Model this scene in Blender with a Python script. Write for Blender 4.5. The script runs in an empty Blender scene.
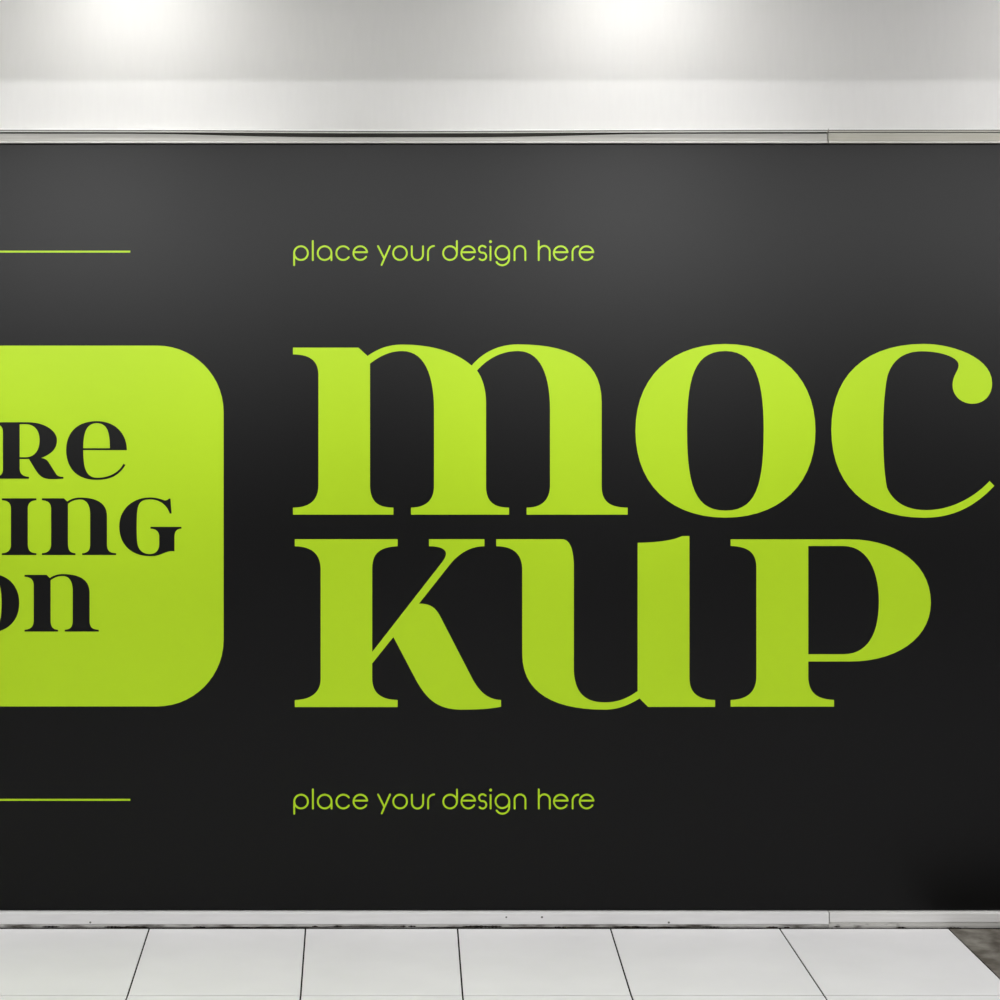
import bpy, bmesh, math, random
from mathutils import Vector, Matrix
random.seed(7)
scene = bpy.context.scene
COL = scene.collection

# ---------------------------------------------------------------- camera maths
S = 256.0            # photo pixels per metre on the panel face (Y = 0)
D = 5.9              # camera distance from the panel face
F = S * D            # focal length in photo pixels
VX, VY = 385.0, 345.0
ZC = (928.5 - VY) * (D - 0.02) / F
def X(px, y=0.0): return (px - VX) * (D + y) / F
def Z(py, y=0.0): return ZC - (py - VY) * (D + y) / F

cam_d = bpy.data.cameras.new('camera')
cam = bpy.data.objects.new('camera', cam_d); COL.objects.link(cam)
cam.location = (0, -D, ZC); cam.rotation_euler = (math.pi/2, 0, 0)
cam_d.sensor_width = 36; cam_d.lens = F/1000*36
cam_d.shift_x = (500 - VX)/1000; cam_d.shift_y = -(500 - VY)/1000
cam_d.clip_end = 100
scene.camera = cam

# ---------------------------------------------------------------- materials
def mat(name, col, rough=0.6, spec=0.5, metal=0.0):
    m = bpy.data.materials.new(name); m.use_nodes = True
    b = m.node_tree.nodes['Principled BSDF']
    b.inputs['Base Color'].default_value = (*col, 1)
    b.inputs['Roughness'].default_value = rough
    b.inputs['Specular IOR Level'].default_value = spec
    b.inputs['Metallic'].default_value = metal
    return m
def noisy(name, c1, c2, scale=(1,1,1), nscale=5, lo=.35, hi=.65, rough=.6, spec=.5, detail=4, bump=0, metal=0, rvar=0):
    m = mat(name, c1, rough, spec, metal); nt = m.node_tree; N = nt.nodes; L = nt.links
    b = N['Principled BSDF']
    tc = N.new('ShaderNodeTexCoord'); mp = N.new('ShaderNodeMapping'); mp.inputs['Scale'].default_value = scale
    nz = N.new('ShaderNodeTexNoise'); nz.inputs['Scale'].default_value = nscale; nz.inputs['Detail'].default_value = detail
    cr = N.new('ShaderNodeValToRGB'); cr.color_ramp.elements[0].position = lo; cr.color_ramp.elements[1].position = hi
    cr.color_ramp.elements[0].color = (*c1, 1); cr.color_ramp.elements[1].color = (*c2, 1)
    L.new(tc.outputs['Object'], mp.inputs[0]); L.new(mp.outputs[0], nz.inputs['Vector'])
    L.new(nz.outputs['Fac'], cr.inputs[0]); L.new(cr.outputs[0], b.inputs['Base Color'])
    if bump:
        bp = N.new('ShaderNodeBump'); bp.inputs['Strength'].default_value = bump; bp.inputs['Distance'].default_value = .002
        L.new(nz.outputs['Fac'], bp.inputs['Height']); L.new(bp.outputs[0], b.inputs['Normal'])
    return m

M_wall   = noisy('wall_paint', (.785,.777,.773), (.800,.792,.787), (6,6,.9), 9, .3, .7, .75, .2, 5, .05)
M_panel  = mat('black_vinyl', (.0006,.0006,.0007), .365, .20)
M_lime   = mat('lime_vinyl', (.445,.68,.014), .365, .20)
M_seam_shadow   = mat('seam_shadow_black', (.001,.001,.001), .9, .0)
M_lip    = mat('lip_highlight_white', (.88,.88,.87), .4, .4)  # highlight along the lip and bead, put into the face colour
M_slot   = noisy('slot_shade_dark', (.035,.034,.028), (.06,.058,.05), (.6,1,20), 4, .3, .7, .8, .2)  # lip shadow in the rail groove, painted as a dark face colour
M_line   = mat('shadow_gap_grey', (.13,.13,.115), .8, .2)
M_line2  = mat('joint_black', (.01,.01,.01), .9, .0)
M_rail   = noisy('grey_aluminium', (.44,.43,.40), (.53,.52,.49), (.6,1,30), 4, .3, .7, .45, .4, 3)
M_railr  = noisy('warm_aluminium', (.43,.42,.36), (.50,.48,.43), (.6,1,30), 4, .3, .7, .5, .3, 3)
M_base   = noisy('skirting_paint', (.70,.693,.694), (.77,.762,.763), (1.2,1,12), 5, .3, .7, .55, .3, 5)
M_baser  = noisy('skirting_paint_warm', (.67,.66,.645), (.75,.74,.73), (1.0,1,14), 6, .3, .7, .55, .3, 5)
M_seal   = noisy('worn_sealant', (.09,.082,.07), (.52,.51,.49), (2.2,1,7), 4, .32, .56, .8, .2, 6)
M_sealr  = noisy('pale_sealant', (.16,.155,.14), (.50,.49,.465), (3.2,1,7), 5, .28, .44, .8, .2, 6)
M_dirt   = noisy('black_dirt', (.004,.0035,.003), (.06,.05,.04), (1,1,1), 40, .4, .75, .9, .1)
M_grout  = mat('dark_grout', (.018,.017,.015), .9, .1)
M_grout2 = mat('grey_grout', (.13,.13,.125), .9, .1)
M_tile   = noisy('pale_tile', (.81,.80,.815), (.85,.84,.855), (1,1.6,1), 3.0, .3, .7, .5, .35, 6)
M_dark   = noisy('worn_brown_tile', (.085,.072,.058), (.27,.255,.225), (1.5,1.9,1), 7, .36, .66, .6, .3, 9, .2)
M_ceil   = noisy('ceiling_paint', (.76,.76,.75), (.79,.79,.78), (1,1,1), 6, .3, .7, .8, .2)
M_metal  = mat('lamp_housing', (.75,.75,.74), .35, .5)
M_nail   = mat('nail_grey', (.16,.16,.15), .6, .3)
M_lens = bpy.data.materials.new('lamp_lens'); M_lens.use_nodes = True
_b = M_lens.node_tree.nodes['Principled BSDF']
_b.inputs['Base Color'].default_value = (.8,.8,.78,1); _b.inputs['Emission Color'].default_value = (1,.98,.93,1); _b.inputs['Emission Strength'].default_value = 3

# ---------------------------------------------------------------- helpers
def link(name, me, m, parent=None):
    o = bpy.data.objects.new(name, me); COL.objects.link(o)
    for q in (m if isinstance(m, (list, tuple)) else [m]): me.materials.append(q)
    if parent: o.parent = parent
    return o
def struct(o): o['kind'] = 'structure'; return o
def box(bm, x0, x1, y0, y1, z0, z1, mi=0):
    v = [bm.verts.new((x, y, z)) for x in (x0, x1) for y in (y0, y1) for z in (z0, z1)]
    for f in ((0,1,3,2), (4,6,7,5), (0,4,5,1), (2,3,7,6), (0,2,6,4), (1,5,7,3)):
        bm.faces.new([v[i] for i in f]).material_index = mi
def mesh(bm, name):
    bmesh.ops.recalc_face_normals(bm, faces=bm.faces)
    me = bpy.data.meshes.new(name); bm.to_mesh(me); bm.free(); return me
def boxobj(name, m, parent, *a, bevel=0):
    bm = bmesh.new(); box(bm, *a)
    if bevel: bmesh.ops.bevel(bm, geom=bm.edges[:], offset=bevel, segments=2, affect='EDGES', profile=.5)
    return link(name, mesh(bm, name), m, parent)

def parse(path):
    out = []; cur = None; t = path.split(); i = 0; pts = []
    while i < len(t):
        c = t[i]
        if c == 'M': pts = [(float(t[i+1]), float(t[i+2]))]; i += 3
        elif c == 'L': pts.append((float(t[i+1]), float(t[i+2]))); i += 3
        elif c == 'C':
            p0 = pts[-1]; a = [float(v) for v in t[i+1:i+7]]; i += 7
            for k in range(1, 15):
                u = k/14; w = 1-u
                pts.append(tuple(w**3*p0[d] + 3*w*w*u*a[d] + 3*w*u*u*a[2+d] + u**3*a[4+d] for d in (0, 1)))
        elif c == 'Z': out.append(pts); i += 1
        else: raise ValueError(c)
    return out

def glyph(name, path, ox, oy, s, y0, y1, m, parent):
    """filled outline: front face at y0, back at y1 (y0 < y1, nearer the camera first)"""
    cu = bpy.data.curves.new(name, 'CURVE'); cu.dimensions = '2D'; cu.fill_mode = 'BOTH'
    cu.extrude = (y1 - y0)/2
    for pts in parse(path):
        q = []
        for p in pts:
            w = (X(ox + p[0]*s), Z(oy + p[1]*s))
            if not q or abs(w[0]-q[-1][0]) + abs(w[1]-q[-1][1]) > 1e-5: q.append(w)
        if abs(q[0][0]-q[-1][0]) + abs(q[0][1]-q[-1][1]) < 1e-5: q.pop()
        sp = cu.splines.new('POLY'); sp.points.add(len(q)-1); sp.use_cyclic_u = True
        for k, w in enumerate(q): sp.points[k].co = (w[0], w[1], 0, 1)
    tmp = bpy.data.objects.new('tmp', cu); COL.objects.link(tmp)
    dg = bpy.context.evaluated_depsgraph_get(); dg.update()
    me = bpy.data.meshes.new_from_object(tmp.evaluated_get(dg))
    bpy.data.objects.remove(tmp); bpy.data.curves.remove(cu)
    ym = (y0 + y1)/2
    for v in me.vertices: v.co = (v.co.x, ym - v.co.z, v.co.y)
    bm = bmesh.new(); bm.from_mesh(me); bmesh.ops.remove_doubles(bm, verts=bm.verts, dist=1e-6)
    bmesh.ops.recalc_face_normals(bm, faces=bm.faces); bm.to_mesh(me); bm.free()
    me.materials.clear(); me.name = name
    for p in me.polygons: p.use_smooth = False
    return link(name, me, m, parent)

def stroke(bm, pts, w, y0, y1, closed=False, taper=True):
    """flat ribbon with round ends along photo-pixel points"""
    P = [Vector(p) for p in pts]; n = len(P); st = []
    def nrm(i):
        if closed: a, b = P[(i-1) % n], P[(i+1) % n]
        else: a, b = P[max(i-1, 0)], P[min(i+1, n-1)]
        d = (b-a).normalized(); return Vector((-d.y, d.x)), d
    h = w/2
    for i in range(n):
        nn, d = nrm(i)
        if not closed and i == 0:
            for k in (1, .8, .5, .2): st.append((P[0]-d*h*k, nn, h*math.sqrt(max(1-k*k, .01))))
        st.append((P[i], nn, h))
        if not closed and i == n-1:
            for k in (.2, .5, .8, 1): st.append((P[-1]+d*h*k, nn, h*math.sqrt(max(1-k*k, .01))))
    V = []
    for c, nn, hh in st:
        a, b = c+nn*hh, c-nn*hh
        V.append([bm.verts.new((X(q.x), y, Z(q.y))) for q, y in ((a, y0), (b, y0), (b, y1), (a, y1))])
    m = len(V)
    for i in range(m if closed else m-1):
        A, B = V[i], V[(i+1) % m]
        for k in range(4): bm.faces.new((A[k], A[(k+1) % 4], B[(k+1) % 4], B[k]))
    if not closed: bm.faces.new(V[0]); bm.faces.new(V[-1][::-1])

# ---------------------------------------------------------------- the room
WY = .02                                     # face of the wall
XL, XR = -6.0, 8.0
CZ = 3.97                                    # ceiling height
YF = -8.4                                    # far edge of the floor, behind the camera
struct(boxobj('wall_back', M_wall, None, XL, XR, WY, WY+.15, 0, CZ))

bm = bmesh.new(); box(bm, XL, XR, YF, WY, CZ, CZ+.12)
struct(link('ceiling', mesh(bm, 'ceiling'), M_ceil))
# unseen soffit edge, added to cut the spotlight beams off the upper wall
LIPY = -1.50; LIPZ = 3.363
RY = -7.1; RZ = 3.55
struct(boxobj('added_soffit', M_ceil, None, XL, XR, LIPY-.10, LIPY, LIPZ, CZ))

# floor: bed of grout with separate tiles laid on it (one mesh)
bm = bmesh.new()
box(bm, XL, XR, YF, WY, -.12, -.004, 1)
rows = [-.022, -.6255]
while rows[-1] > YF: rows.append(rows[-1] - .61)
J = [((149,929),(127.6,995)), ((305.5,929),(300.7,995)), ((457.6,929),(462.6,995)), ((610.7,929),(631.2,995)), ((780,929),(824,995)), ((949,929),(1016.7,995))]
ya, yb = rows[0], rows[1]
def fx(px, py):                              # floor point of a photo pixel
    d = F*ZC/(py-VY); return (px-VX)*d/F
jx = [(fx(*a), fx(*b)) for a, b in J]
left = []; a = jx[0][0]; b = jx[0][1]
while a > XL: a -= .61; b -= .605; left.insert(0, (a, b))
right = []; a, b = jx[-1]
while a < XR: a += .655; b += .66; right.append((a, b))
jx = left + jx + right; nl = len(left)
g = .0030; gh = .0036
def quadtile(p, mi):
    # p: four (x, y) corners, top at z = 0 with a small arris
    lo = [bm.verts.new((x, y, -.004)) for x, y in p]
    cx = sum(q[0] for q in p)/4; cy = sum(q[1] for q in p)/4
    def ins(q, d): return (q[0] + math.copysign(d, cx-q[0]), q[1] + math.copysign(d, cy-q[1]))
    mid = [bm.verts.new((x, y, -.0008)) for x, y in p]
    hi = [bm.verts.new((*ins(q, .0008), 0)) for q in p]
    for A, B in ((lo, mid), (mid, hi)):
        for k in range(4): bm.faces.new((A[k], A[(k+1) % 4], B[(k+1) % 4], B[k])).material_index = mi
    bm.faces.new(hi).material_index = mi
for r in range(len(rows)-1):
    y0, y1 = rows[r], rows[r+1]
    for i in range(len(jx)-1):
        l0, l1 = jx[i]; r0, r1 = jx[i+1]
        if r > 0: l0 = l1; r0 = r1
        if max(l0, l1) < XL+.01 or min(r0, r1) > XR-.01: continue
        l0, l1 = max(l0, XL), max(l1, XL); r0, r1 = min(r0, XR), min(r1, XR)
        dark = 1 if (i == nl+5 and r == 0) else 0
        quadtile([(l0+g, y0-.002), (r0-g, y0-.002), (r1-g, y1+gh), (l1+g, y1+gh)], 2 if dark else 0)
fl = struct(link('floor', mesh(bm, 'floor'), [M_tile, M_grout, M_dark]))

# ---------------------------------------------------------------- skirting
BY = -.02
xj = X(829.3, BY)
zt = Z(910.9, 0)
def skirting(name, x0, x1, pyb, m):
    zb = Z(pyb, BY); bm = bmesh.new()
    prof = [(WY, zt), (BY+.003, zt), (BY, zt-.003), (BY, zb+.003), (BY+.002, zb), (WY, zb)]
    A = [bm.verts.new((x0, y, z)) for y, z in prof]; B = [bm.verts.new((x1, y, z)) for y, z in prof]
    n = len(prof)
    for k in range(n): bm.faces.new((A[k], A[(k+1) % n], B[(k+1) % n], B[k]))
    bm.faces.new(A); bm.faces.new(B[::-1])
    return struct(link(name, mesh(bm, name), m))
sk1 = skirting('baseboard_left', XL, xj-.002, 924.6, M_base)
sk2 = skirting('baseboard_right', xj+.002, XR, 922.6, M_baser)
for px, py, r in ((90.3, 922.4, 1.1), (506.3, 917.2, 1.0), (542, 917.2, 1.2), (668.8, 922.5, 1.2)):
    bm = bmesh.new(); ring = []
    c = bm.verts.new((X(px, BY), BY-.0012, Z(py, BY)))
    for k in range(10):
        a = k/10*2*math.pi
        ring.append(bm.verts.new((X(px+math.cos(a)*r, BY), BY-.0002, Z(py+math.sin(a)*r*.9, BY))))
    for k in range(10): bm.faces.new((c, ring[k], ring[(k+1) % 10]))
    bm.faces.new(ring)
    link('nail_head', mesh(bm, 'nail_head'), M_nail, sk1)

# sealant bead between skirting and floor, with dirt caught in it
def sealant(name, x0, x1, pyt, m, dirt, yface=-.014):
    bm = bmesh.new(); z1 = Z(pyt, BY)
    n = 160; rr = random.Random(3)
    prev = None
    for i in range(n+1):
        x = x0 + (x1-x0)*i/n; w = rr.uniform(-.0008, .0008)
        v = [bm.verts.new(q) for q in ((x, WY, z1), (x, yface+w, z1), (x, yface+w-.002, z1*.45), (x, yface+w, 0.0002), (x, WY, .0002))]
        if prev:
            for k in range(5): bm.faces.new((prev[k], prev[(k+1) % 5], v[(k+1) % 5], v[k])).material_index = 0
        else: bm.faces.new(v)
        prev = v
    bm.faces.new(prev[::-1])
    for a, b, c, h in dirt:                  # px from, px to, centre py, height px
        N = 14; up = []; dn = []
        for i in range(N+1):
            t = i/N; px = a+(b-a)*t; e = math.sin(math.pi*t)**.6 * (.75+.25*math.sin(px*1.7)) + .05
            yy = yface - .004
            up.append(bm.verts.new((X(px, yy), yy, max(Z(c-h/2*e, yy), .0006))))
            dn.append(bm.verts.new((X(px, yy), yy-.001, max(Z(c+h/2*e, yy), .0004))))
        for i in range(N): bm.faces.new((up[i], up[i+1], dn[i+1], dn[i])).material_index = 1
    return struct(link(name, mesh(bm, name), [m, M_dirt]))
dl = [(-400,150,928.2,1.0), (42,60,926.7,1.7), (58,70,928.6,2.0), (104,122,926.9,1.9), (114,150,927.2,2.4), (150,210,927.8,.9), (193,206,927.2,1.7), (206,290,927.4,1.0),
      (255,330,927.1,.9), (312,318,926.4,1.5), (334,342,926.3,1.5), (325,408,926.6,.8), (400,406,926.4,1.7), (408,416,926.4,1.7), (415,480,927.3,.7), (462,492,926.6,2.4), (485,502,926.7,2.2),
      (500,560,927.5,.9), (554,562,927.3,1.6), (562,566,927.3,1.6), (560,612,927.5,.9), (612,650,927.0,2.4), (648,690,927.2,1.2), (690,760,928.2,1.1), (700,722,926.9,1.3), (766,778,927.3,1.8), (760,829,928.3,1.2), (784,790,927.4,1.5)]
sealant('trim_3', XL, xj, 924.4, M_seal, dl)
dr = [(829,834,928.4,1.6), (834,840,926.6,1.2), (858,960,928.6,1.0), (884,960,928.4,.9), (896,906,927.4,1.3), (946,962,928.0,1.6)]
sealant('trim_4', xj, XR, 922.7, M_sealr, dr, -.0165)

# ---------------------------------------------------------------- aluminium rail along the top of the hoarding
def sag(x):                                  # the rail hangs a few millimetres low in mid-run
    px = VX + x*S
    return -.0050*math.exp(-((px-410)/230)**2)
def rail(name, x0, x1, lip, m, slotted):
    # (depth, photo height, share of the sag, material of the face that follows)
    slot = slotted
    K = 70; bm = bmesh.new(); prev = None
    for i in range(K+1):
        x = x0+(x1-x0)*i/K; px = VX + x*S
        bot = 133.6+3.4*math.exp(-((px-400)/190)**4) if slot else 132.9  # groove height tapers like the shadow band it stands for
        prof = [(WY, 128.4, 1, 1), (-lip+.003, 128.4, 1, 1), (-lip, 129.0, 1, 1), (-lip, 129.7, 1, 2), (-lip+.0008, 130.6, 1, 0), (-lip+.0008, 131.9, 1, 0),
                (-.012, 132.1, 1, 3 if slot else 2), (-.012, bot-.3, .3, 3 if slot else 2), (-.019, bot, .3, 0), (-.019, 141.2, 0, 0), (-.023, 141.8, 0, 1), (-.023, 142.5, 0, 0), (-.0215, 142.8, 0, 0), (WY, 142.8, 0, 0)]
        n = len(prof)
        v = [bm.verts.new((x, y, Z(py, min(y, 0) if y < WY else -.02)+sag(x)*s)) for y, py, s, _ in prof]
        if prev:
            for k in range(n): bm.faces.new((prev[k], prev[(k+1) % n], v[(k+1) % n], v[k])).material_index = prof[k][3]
        else: bm.faces.new(v)
        prev = v
    bm.faces.new(prev[::-1])
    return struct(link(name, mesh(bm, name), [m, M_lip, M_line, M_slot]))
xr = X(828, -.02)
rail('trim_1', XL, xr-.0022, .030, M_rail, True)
rail('trim_2', xr+.0022, XR, .022, M_railr, False)

# ---------------------------------------------------------------- billboard
bb = bpy.data.objects.new('billboard', None); COL.objects.link(bb)
bb.location = (0, 0, 0); bb.empty_display_size = .2
bb['label'] = 'long matt black wall billboard printed with big lime green letters'
bb['category'] = 'billboard'
PX0, PX1 = -1090, 2300
boxobj('seam_shadow_board', M_seam_shadow, bb, X(PX0), X(PX1), .010, WY-.001, Z(910.9), Z(142.6))  # black sheet added so the seams around the panel read as shadow
pn = boxobj('panel', M_panel, bb, X(PX0+1), X(PX1-1), 0, .010, Z(910.1), Z(144.7), bevel=.0008)
pn['label'] = 'matt black printed panel'
T = -.0008                                   # thickness of a vinyl layer

# rounded lime block
x0, x1, y0, y1, R_ = -520, 223.6, 345.6, 706.4, 66.5; k = .5523*R_
blk = f"M {x0+R_} {y0} L {x1-R_} {y0} C {x1-R_+k} {y0} {x1} {y0+R_-k} {x1} {y0+R_} L {x1} {y1-R_} C {x1} {y1-R_+k} {x1-R_+k} {y1} {x1-R_} {y1} L {x0+R_} {y1} C {x0+R_-k} {y1} {x0} {y1-R_+k} {x0} {y1-R_} L {x0} {y0+R_} C {x0} {y0+R_-k} {x0+R_-k} {y0} {x0+R_} {y0} Z"
lb = glyph('rounded_block', blk, 0, 0, 1, T, 0, M_lime, bb)
lb['label'] = 'lime green rounded rectangle with dark lettering'

G_n = "M 420 183 L 640 183 L 672 215 C 710 190 750 175 800 175 C 980 175 1070 240 1070 360 L 1070 650 C 1072 710 1100 730 1162 732 L 1162 750 L 822 750 L 822 732 C 880 730 900 700 902 650 L 902 330 C 898 250 870 195 800 195 C 755 195 715 210 680 238 L 680 650 C 684 710 710 730 755 732 L 755 750 L 420 750 L 420 732 C 480 730 508 700 512 650 L 512 280 C 508 230 480 205 420 202 Z"
G_o = "M 77 504 C 77 240 250 70 527 70 C 800 70 977 240 977 504 C 977 770 800 938 527 938 C 250 938 77 770 77 504 Z M 335 500 C 335 240 370 105 527 105 C 680 105 718 260 718 500 C 718 780 680 903 527 903 C 375 903 335 780 335 500 Z"
small = [
 ("M -60 122 L 280 122 C 450 122 570 210 570 300 C 570 400 500 445 412 480 C 440 483 465 492 485 520 L 562 640 C 575 662 600 668 635 668 L 635 686 C 600 690 560 692 520 692 C 430 692 395 660 350 590 L 290 490 L 197 490 L 197 590 C 200 640 230 665 290 668 L 290 687 L -60 687 L -60 668 C 0 665 28 650 30 600 L 30 220 C 30 160 0 142 -60 140 Z M 197 142 L 260 142 C 350 142 397 210 397 300 C 397 400 350 470 260 472 L 197 472 Z", 0, 410, .1),
 ("M 529 500.5 L 347 500.5 C 347 560 352 615.5 405 615.5 C 460 615.5 498 590 515 557 L 523 562 C 498 603 465 624.5 403 624.5 C 315 624.5 276 570 276 500 C 276 430 320 379.5 403 379.5 C 480 379.5 528 430 529 500.5 Z M 347 492.5 L 458 492.5 C 458 430 450 388 403 388 C 355 388 347 440 347 492.5 Z", 0, 330, .24),
 ("M 20 183 L 365 183 L 365 202 C 300 205 280 240 278 280 L 278 650 C 282 710 310 730 365 732 L 365 750 L 20 750 L 20 732 C 80 730 108 700 110 650 L 110 280 C 108 230 80 205 20 202 Z", 0, 480, .1),
 (G_n, 0, 480, .1),
 ("M 805 185 L 816 335 L 798 335 C 770 250 700 194 600 194 C 500 194 480 240 472 320 C 465 370 465 560 472 620 C 478 690 520 740 600 740 C 660 740 693 700 693 640 L 693 560 C 690 520 665 488 605 486 L 605 468 L 915 468 L 915 486 C 870 488 848 510 845 560 L 845 712 C 800 708 780 715 740 730 C 700 748 660 762 605 762 C 420 762 293 650 293 465 C 293 290 430 174 600 174 C 660 174 710 190 745 203 C 765 205 785 195 790 185 Z", 90, 480, .1),
 (G_o, 19.3-977*.0679, 603-504*.0679, .0679),
 (G_n, -17.4, 556.5, .1),
]
for p, ox, oy, s in small:
    glyph('letter', p, ox, oy, s, 2*T, T, M_panel, lb)

big = [
 ("M 65 88 L 392 88 L 438 130 C 490 92 545 73 610 73 C 740 73 870 100 958 178 C 1020 105 1100 72 1190 72 C 1450 72 1608 150 1608 360 L 1608 780 C 1608 855 1645 888 1738 888 L 1738 923 L 1233 923 L 1233 888 C 1315 888 1348 845 1350 780 L 1350 400 C 1350 220 1300 105 1190 105 C 1110 105 1040 140 985 203 C 1015 245 1030 300 1030 370 L 1030 780 C 1030 855 1065 888 1145 888 L 1145 923 L 655 923 L 655 888 C 735 888 770 845 770 780 L 770 400 C 770 220 720 105 610 105 C 550 105 500 130 450 168 L 450 780 C 452 855 485 888 567 888 L 567 923 L 65 923 L 65 888 C 150 888 190 850 192 780 L 192 220 C 190 150 145 122 65 122 Z", 280, 330, .2),
 (G_o, 620, 330, .2),
 ("M 945 795 L 970 820 C 880 915 770 988 600 988 C 290 988 112 810 112 525 C 112 240 290 73 600 73 C 740 73 958 140 958 280 C 958 345 915 388 855 388 C 795 388 750 345 750 290 C 750 240 782 215 782 185 C 782 140 680 112 590 112 C 480 112 430 170 408 240 C 392 310 385 420 385 530 C 385 660 390 760 405 830 C 430 890 490 948 610 948 C 740 948 860 885 945 795 Z", 810, 330, .19),
 ("M 74 96 L 588 96 L 588 131 C 500 135 462 165 461 240 L 461 660 L 815 205 C 850 155 820 131 745 131 L 745 96 L 1022 96 L 1022 131 C 960 131 900 160 850 222 L 695 418 C 745 418 775 432 800 480 L 965 800 C 1000 860 1040 898 1105 900 L 1105 933 C 1050 945 980 948 900 948 C 800 945 740 910 680 800 L 567 585 L 461 717 L 461 800 C 465 870 510 898 588 900 L 588 935 L 74 935 L 74 900 C 160 898 200 860 203 800 L 203 240 C 200 165 155 133 74 131 Z", 280, 520, .2),
 ("M 181 96 L 510 96 C 555 96 569 160 569 240 L 569 755 C 575 860 620 912 725 912 C 790 912 840 890 888 855 L 888 114 C 1000 112 1070 100 1110 80 L 1147 80 L 1147 790 C 1147 865 1190 898 1275 900 L 1275 934 L 940 934 L 898 892 C 850 920 800 948 720 948 C 480 948 311 870 311 670 L 311 240 C 308 165 260 131 181 131 Z", 460, 520, .2),
 ("M 48 88 L 590 88 C 800 88 958 200 958 375 C 958 540 800 643 590 643 L 401 643 L 401 720 C 405 785 440 815 518 818 L 518 848 L 48 848 L 48 818 C 130 815 160 780 165 720 L 165 210 C 163 150 130 120 48 118 Z M 401 118 L 560 118 C 670 118 722 230 722 370 C 722 520 670 610 560 610 L 401 610 Z", 720, 520, .22),
]
for p, ox, oy, s in big:
    o = glyph('letter', p, ox, oy, s, T, 0, M_lime, bb); o['label'] = 'large lime green serif letter'

# small round sans captions
def arc(cx, cy, r, a0, a1, n=28, ry=None):
    ry = ry or r
    return [(cx+r*math.cos(math.radians(a0+(a1-a0)*i/n)), cy+ry*math.sin(math.radians(a0+(a1-a0)*i/n))) for i in range(n+1)]
CY, RR = 231, 68.5
def g_ring(cx, cy=CY): return ('c', arc(cx, cy, RR, 0, 360-360/32, 31))
def g_e(cx): return [('o', [(cx-62, 222), (cx+68, 222)]), ('o', arc(cx, CY, RR, -8, -328, 40))]
letters = []
def L_(*s): letters.append(list(s))
L_(g_ring(210), ('o', [(141.5, 231), (141.5, 352)]))                                   # p
L_(('o', [(328, 110), (328, 301)]))                                                   # l
L_(g_ring(446), ('o', [(514.5, 231), (514.5, 301)]))                                  # a
L_(('o', arc(632, CY, RR, -36, -324, 36)))                                            # c
L_(*g_e(803))                                                                         # e
B = 850
L_(('o', [(B+130, 161), (B+192, 285)]), ('o', [(B+249, 161), (B+166, 349)]))           # y
L_(g_ring(B+350))                                                                     # o
L_(('o', [(B+468, 163)] + arc(B+524, 245, 56, 180, 0, 18) + [(B+580, 163)]))           # u
L_(('o', [(B+630, 301)] + arc(B+692, 222, 62, 180, 268, 10)))                          # r
L_(g_ring(B+850), ('o', [(B+918.5, 231), (B+918.5, 110)]))                            # d
B = 1550
L_(*g_e(B+332))
L_(('o', [(B+505, 172)] + arc(B+474, 193, 35, -45, -250, 14) + arc(B+474, 263, 38, -70, 140, 14)))  # s
L_(('o', [(B+555, 167), (B+555, 301)]), ('dot', (B+555, 116)))                        # i
L_(('c', arc(B+673, 228, RR, 0, 360-360/32, 31)), ('o', [(B+741.5, 228)] + arc(B+673, 284, 68.5, 0, 148, 18)))  # g
L_(('o', [(B+795, 301)] + arc(B+849, 214, 54, 180, 360, 18) + [(B+903, 301)]))         # n
B = 2300
L_(('o', [(B+287, 110), (B+287, 301)]), ('o', arc(B+342, 214, 55, 180, 360, 18) + [(B+397, 301)]))  # h
L_(*g_e(B+507))
L_(('o', [(B+625, 301)] + arc(B+684, 222, 59, 180, 268, 10)))
L_(*g_e(B+765))
def caption(ox, oy, lab):
    root = None
    rt = bpy.data.objects.new('caption_text', None)
    COL.objects.link(rt); rt.parent = bb; rt['label'] = lab
    for st in letters:
        bm = bmesh.new()
        for si, (kind, p) in enumerate(st):
            if kind == 'dot':
                stroke(bm, [(ox+p[0]*.1-.01, oy+p[1]*.1), (ox+p[0]*.1+.01, oy+p[1]*.1)], 2.9, T, 0)
            else:
                stroke(bm, [(ox+q[0]*.1, oy+q[1]*.1) for q in p], 1.8, T*(1+.2*si), 0, closed=(kind == 'c'))
        link('letter', mesh(bm, 'letter'), M_lime, rt)
caption(280, 230, 'upper small lime caption in thin round letters')
caption(280.1, 778.4, 'lower small lime caption in thin round letters')
for py, lab in ((251.6, 'thin lime rule near the top of the panel'), (799.8, 'thin lime rule near the bottom of the panel')):
    o = boxobj('rule_line', M_lime, bb, X(-420), X(130.3), T, 0, Z(py+.95), Z(py-.95)); o['label'] = lab

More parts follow.
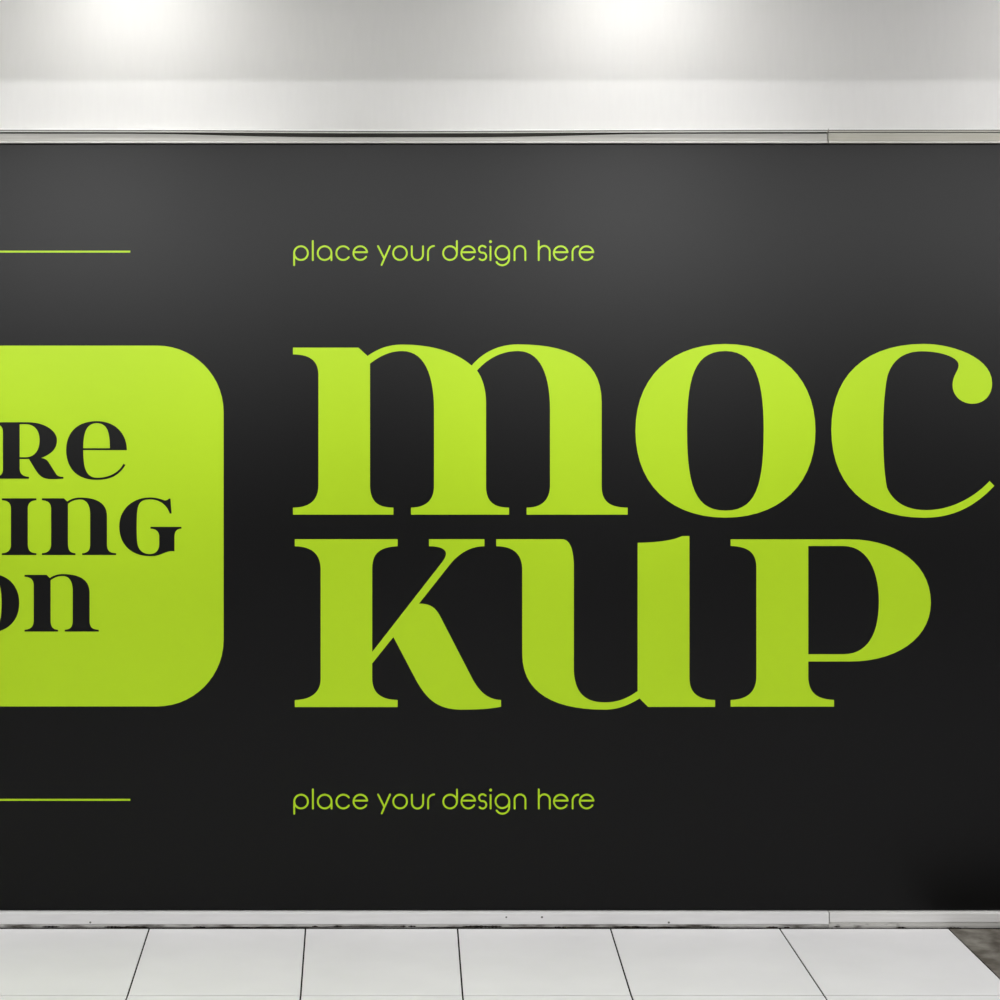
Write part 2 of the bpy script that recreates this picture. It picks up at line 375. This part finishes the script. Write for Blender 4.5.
# ---------------------------------------------------------------- lamps
DLY = -.46
SP = X(632)-X(133)
def downlight_power(): return 30
wash_x = [X(133)+SP*k for k in range(-2, 5)]
first = None
for k, x in enumerate(wash_x):
    if first is None:
        r = bpy.data.objects.new('downlight', None); COL.objects.link(r)
        bm = bmesh.new(); n = 32; prof = [(.055, CZ-.001), (.062, CZ-.006), (.078, CZ-.006), (.082, CZ), (.055, CZ)]
        R0 = [[bm.verts.new((q*math.cos(2*math.pi*i/n), q*math.sin(2*math.pi*i/n), z-CZ)) for q, z in prof] for i in range(n)]
        for i in range(n):
            for j in range(len(prof)): bm.faces.new((R0[i][j], R0[(i+1) % n][j], R0[(i+1) % n][(j+1) % 5], R0[i][(j+1) % 5]))
        c1 = link('bezel', mesh(bm, 'bezel'), M_metal, r)
        bm = bmesh.new(); bmesh.ops.create_circle(bm, cap_ends=True, radius=.054, segments=32)
        bmesh.ops.translate(bm, verts=bm.verts, vec=(0, 0, -.0012))
        c2 = link('lens', mesh(bm, 'lens'), M_lens, r); first = (r, c1, c2)
    else:
        r = first[0].copy(); COL.objects.link(r)
        for c in first[1:]:
            q = c.copy(); COL.objects.link(q); q.parent = r
    r.location = (x, DLY, CZ)
    r['label'] = 'round white recessed downlight in the ceiling above the billboard'
    r['category'] = 'downlight'; r['group'] = 'downlights washing the wall above the billboard'
    ld = bpy.data.lights.new('downlight_lamp', 'AREA'); ld.shape = 'DISK'; ld.size = .10; ld.energy = 6.4
    ld.color = (1, .985, .95); ld.spread = math.radians(165)
    lo = bpy.data.objects.new('downlight_lamp', ld); COL.objects.link(lo); lo.location = (x, DLY, CZ-.012)

# floor row: narrow downlights added out of view to brighten the floor
for k in range(-4, 7):
    r2 = r.copy(); COL.objects.link(r2)
    for c in first[1:]:
        q = c.copy(); COL.objects.link(q); q.parent = r2
    x = -.2+k*.95
    r2.location = (x, -.72, CZ)
    r2['label'] = 'added round white fill downlight over the floor in front of the billboard'
    r2['group'] = 'added fill downlights over the floor in front of the billboard'
    ld = bpy.data.lights.new('floor_fill_lamp', 'SPOT'); ld.energy = 52; ld.spot_size = math.radians(36); ld.spot_blend = 1; ld.shadow_soft_size = .04
    lo = bpy.data.objects.new('floor_fill_lamp', ld); COL.objects.link(lo); lo.location = (x, -.72, CZ-.012)

# unseen spotlights added behind the camera to put a sheen on the billboard
first = None
for k in range(-2, 7):
    x = X(105)*2.203 + k*2.195
    if first is None:
        r = bpy.data.objects.new('sheen_spotlight', None); COL.objects.link(r)
        bm = bmesh.new(); bmesh.ops.create_cone(bm, cap_ends=True, radius1=.06, radius2=.06, depth=.02, segments=24)
        bmesh.ops.translate(bm, verts=bm.verts, vec=(0, 0, -.011)); c1 = link('added_mounting_plate', mesh(bm, 'added_mounting_plate'), M_metal, r)
        bm = bmesh.new(); bmesh.ops.create_cone(bm, cap_ends=True, radius1=.009, radius2=.009, depth=CZ-RZ-.05, segments=12)
        bmesh.ops.translate(bm, verts=bm.verts, vec=(0, 0, -(CZ-RZ+.03)/2)); c2 = link('stem', mesh(bm, 'stem'), M_metal, r)
        bm = bmesh.new(); bmesh.ops.create_cone(bm, cap_ends=False, radius1=.055, radius2=.04, depth=.13, segments=24)
        bmesh.ops.rotate(bm, verts=bm.verts, matrix=Matrix.Rotation(math.radians(98), 3, 'X'))
        bmesh.ops.translate(bm, verts=bm.verts, vec=(0, -.02, RZ-CZ)); c3 = link('lamp_head', mesh(bm, 'lamp_head'), M_metal, r)
        first = (r, c1, c2, c3)
    else:
        r = first[0].copy(); COL.objects.link(r)
        for c in first[1:]:
            q = c.copy(); COL.objects.link(q); q.parent = r
    r.location = (x, RY, CZ)
    r['label'] = 'added white ceiling spotlight behind the camera giving the billboard its sheen'
    r['category'] = 'spotlight'; r['group'] = 'spotlights added behind the camera for billboard sheen'
    ld = bpy.data.lights.new('sheen_lamp', 'SPOT'); ld.energy = 650 if k % 2 == 0 else 400; ld.spot_size = math.radians(19.5); ld.spot_blend = 1; ld.shadow_soft_size = .045
    lo = bpy.data.objects.new('sheen_lamp', ld); COL.objects.link(lo); lo.location = (x, RY, RZ)
    lo.rotation_euler = (Vector((x*.46, 0, 2.5 if k % 2 == 0 else 2.62))-lo.location).to_track_quat('-Z', 'Y').to_euler()

# unseen ceiling panels, added as ambient fill for wall and floor
def fill_panel(name, yy, sy, e):
    r = boxobj('ceiling_fill_light', M_metal, None, -5, 7, yy-sy/2-.03, yy+sy/2+.03, CZ-.015, CZ)
    r['label'] = 'added long white ceiling fill light panel ' + ('at the back of the hall' if yy < -4 else 'nearer the billboard'); r['category'] = 'ceiling light'
    ld = bpy.data.lights.new(name, 'AREA'); ld.shape = 'RECTANGLE'; ld.size = 12; ld.size_y = sy; ld.energy = e
    lo = bpy.data.objects.new(name, ld); COL.objects.link(lo); lo.location = (1, yy, CZ-.02)
fill_panel('hall_fill_lamp', -4.9, 1.4, 190)
fill_panel('near_fill_lamp', -2.9, .9, 85)

w = bpy.data.worlds.new('world'); scene.world = w; w.use_nodes = True
w.node_tree.nodes['Background'].inputs[0].default_value = (1, 1, 1, 1)
w.node_tree.nodes['Background'].inputs[1].default_value = .34

scene.view_settings.view_transform = 'Standard'; scene.view_settings.look = 'None'
scene.view_settings.exposure = 0; scene.view_settings.gamma = 1; scene.view_settings.use_curve_mapping = False
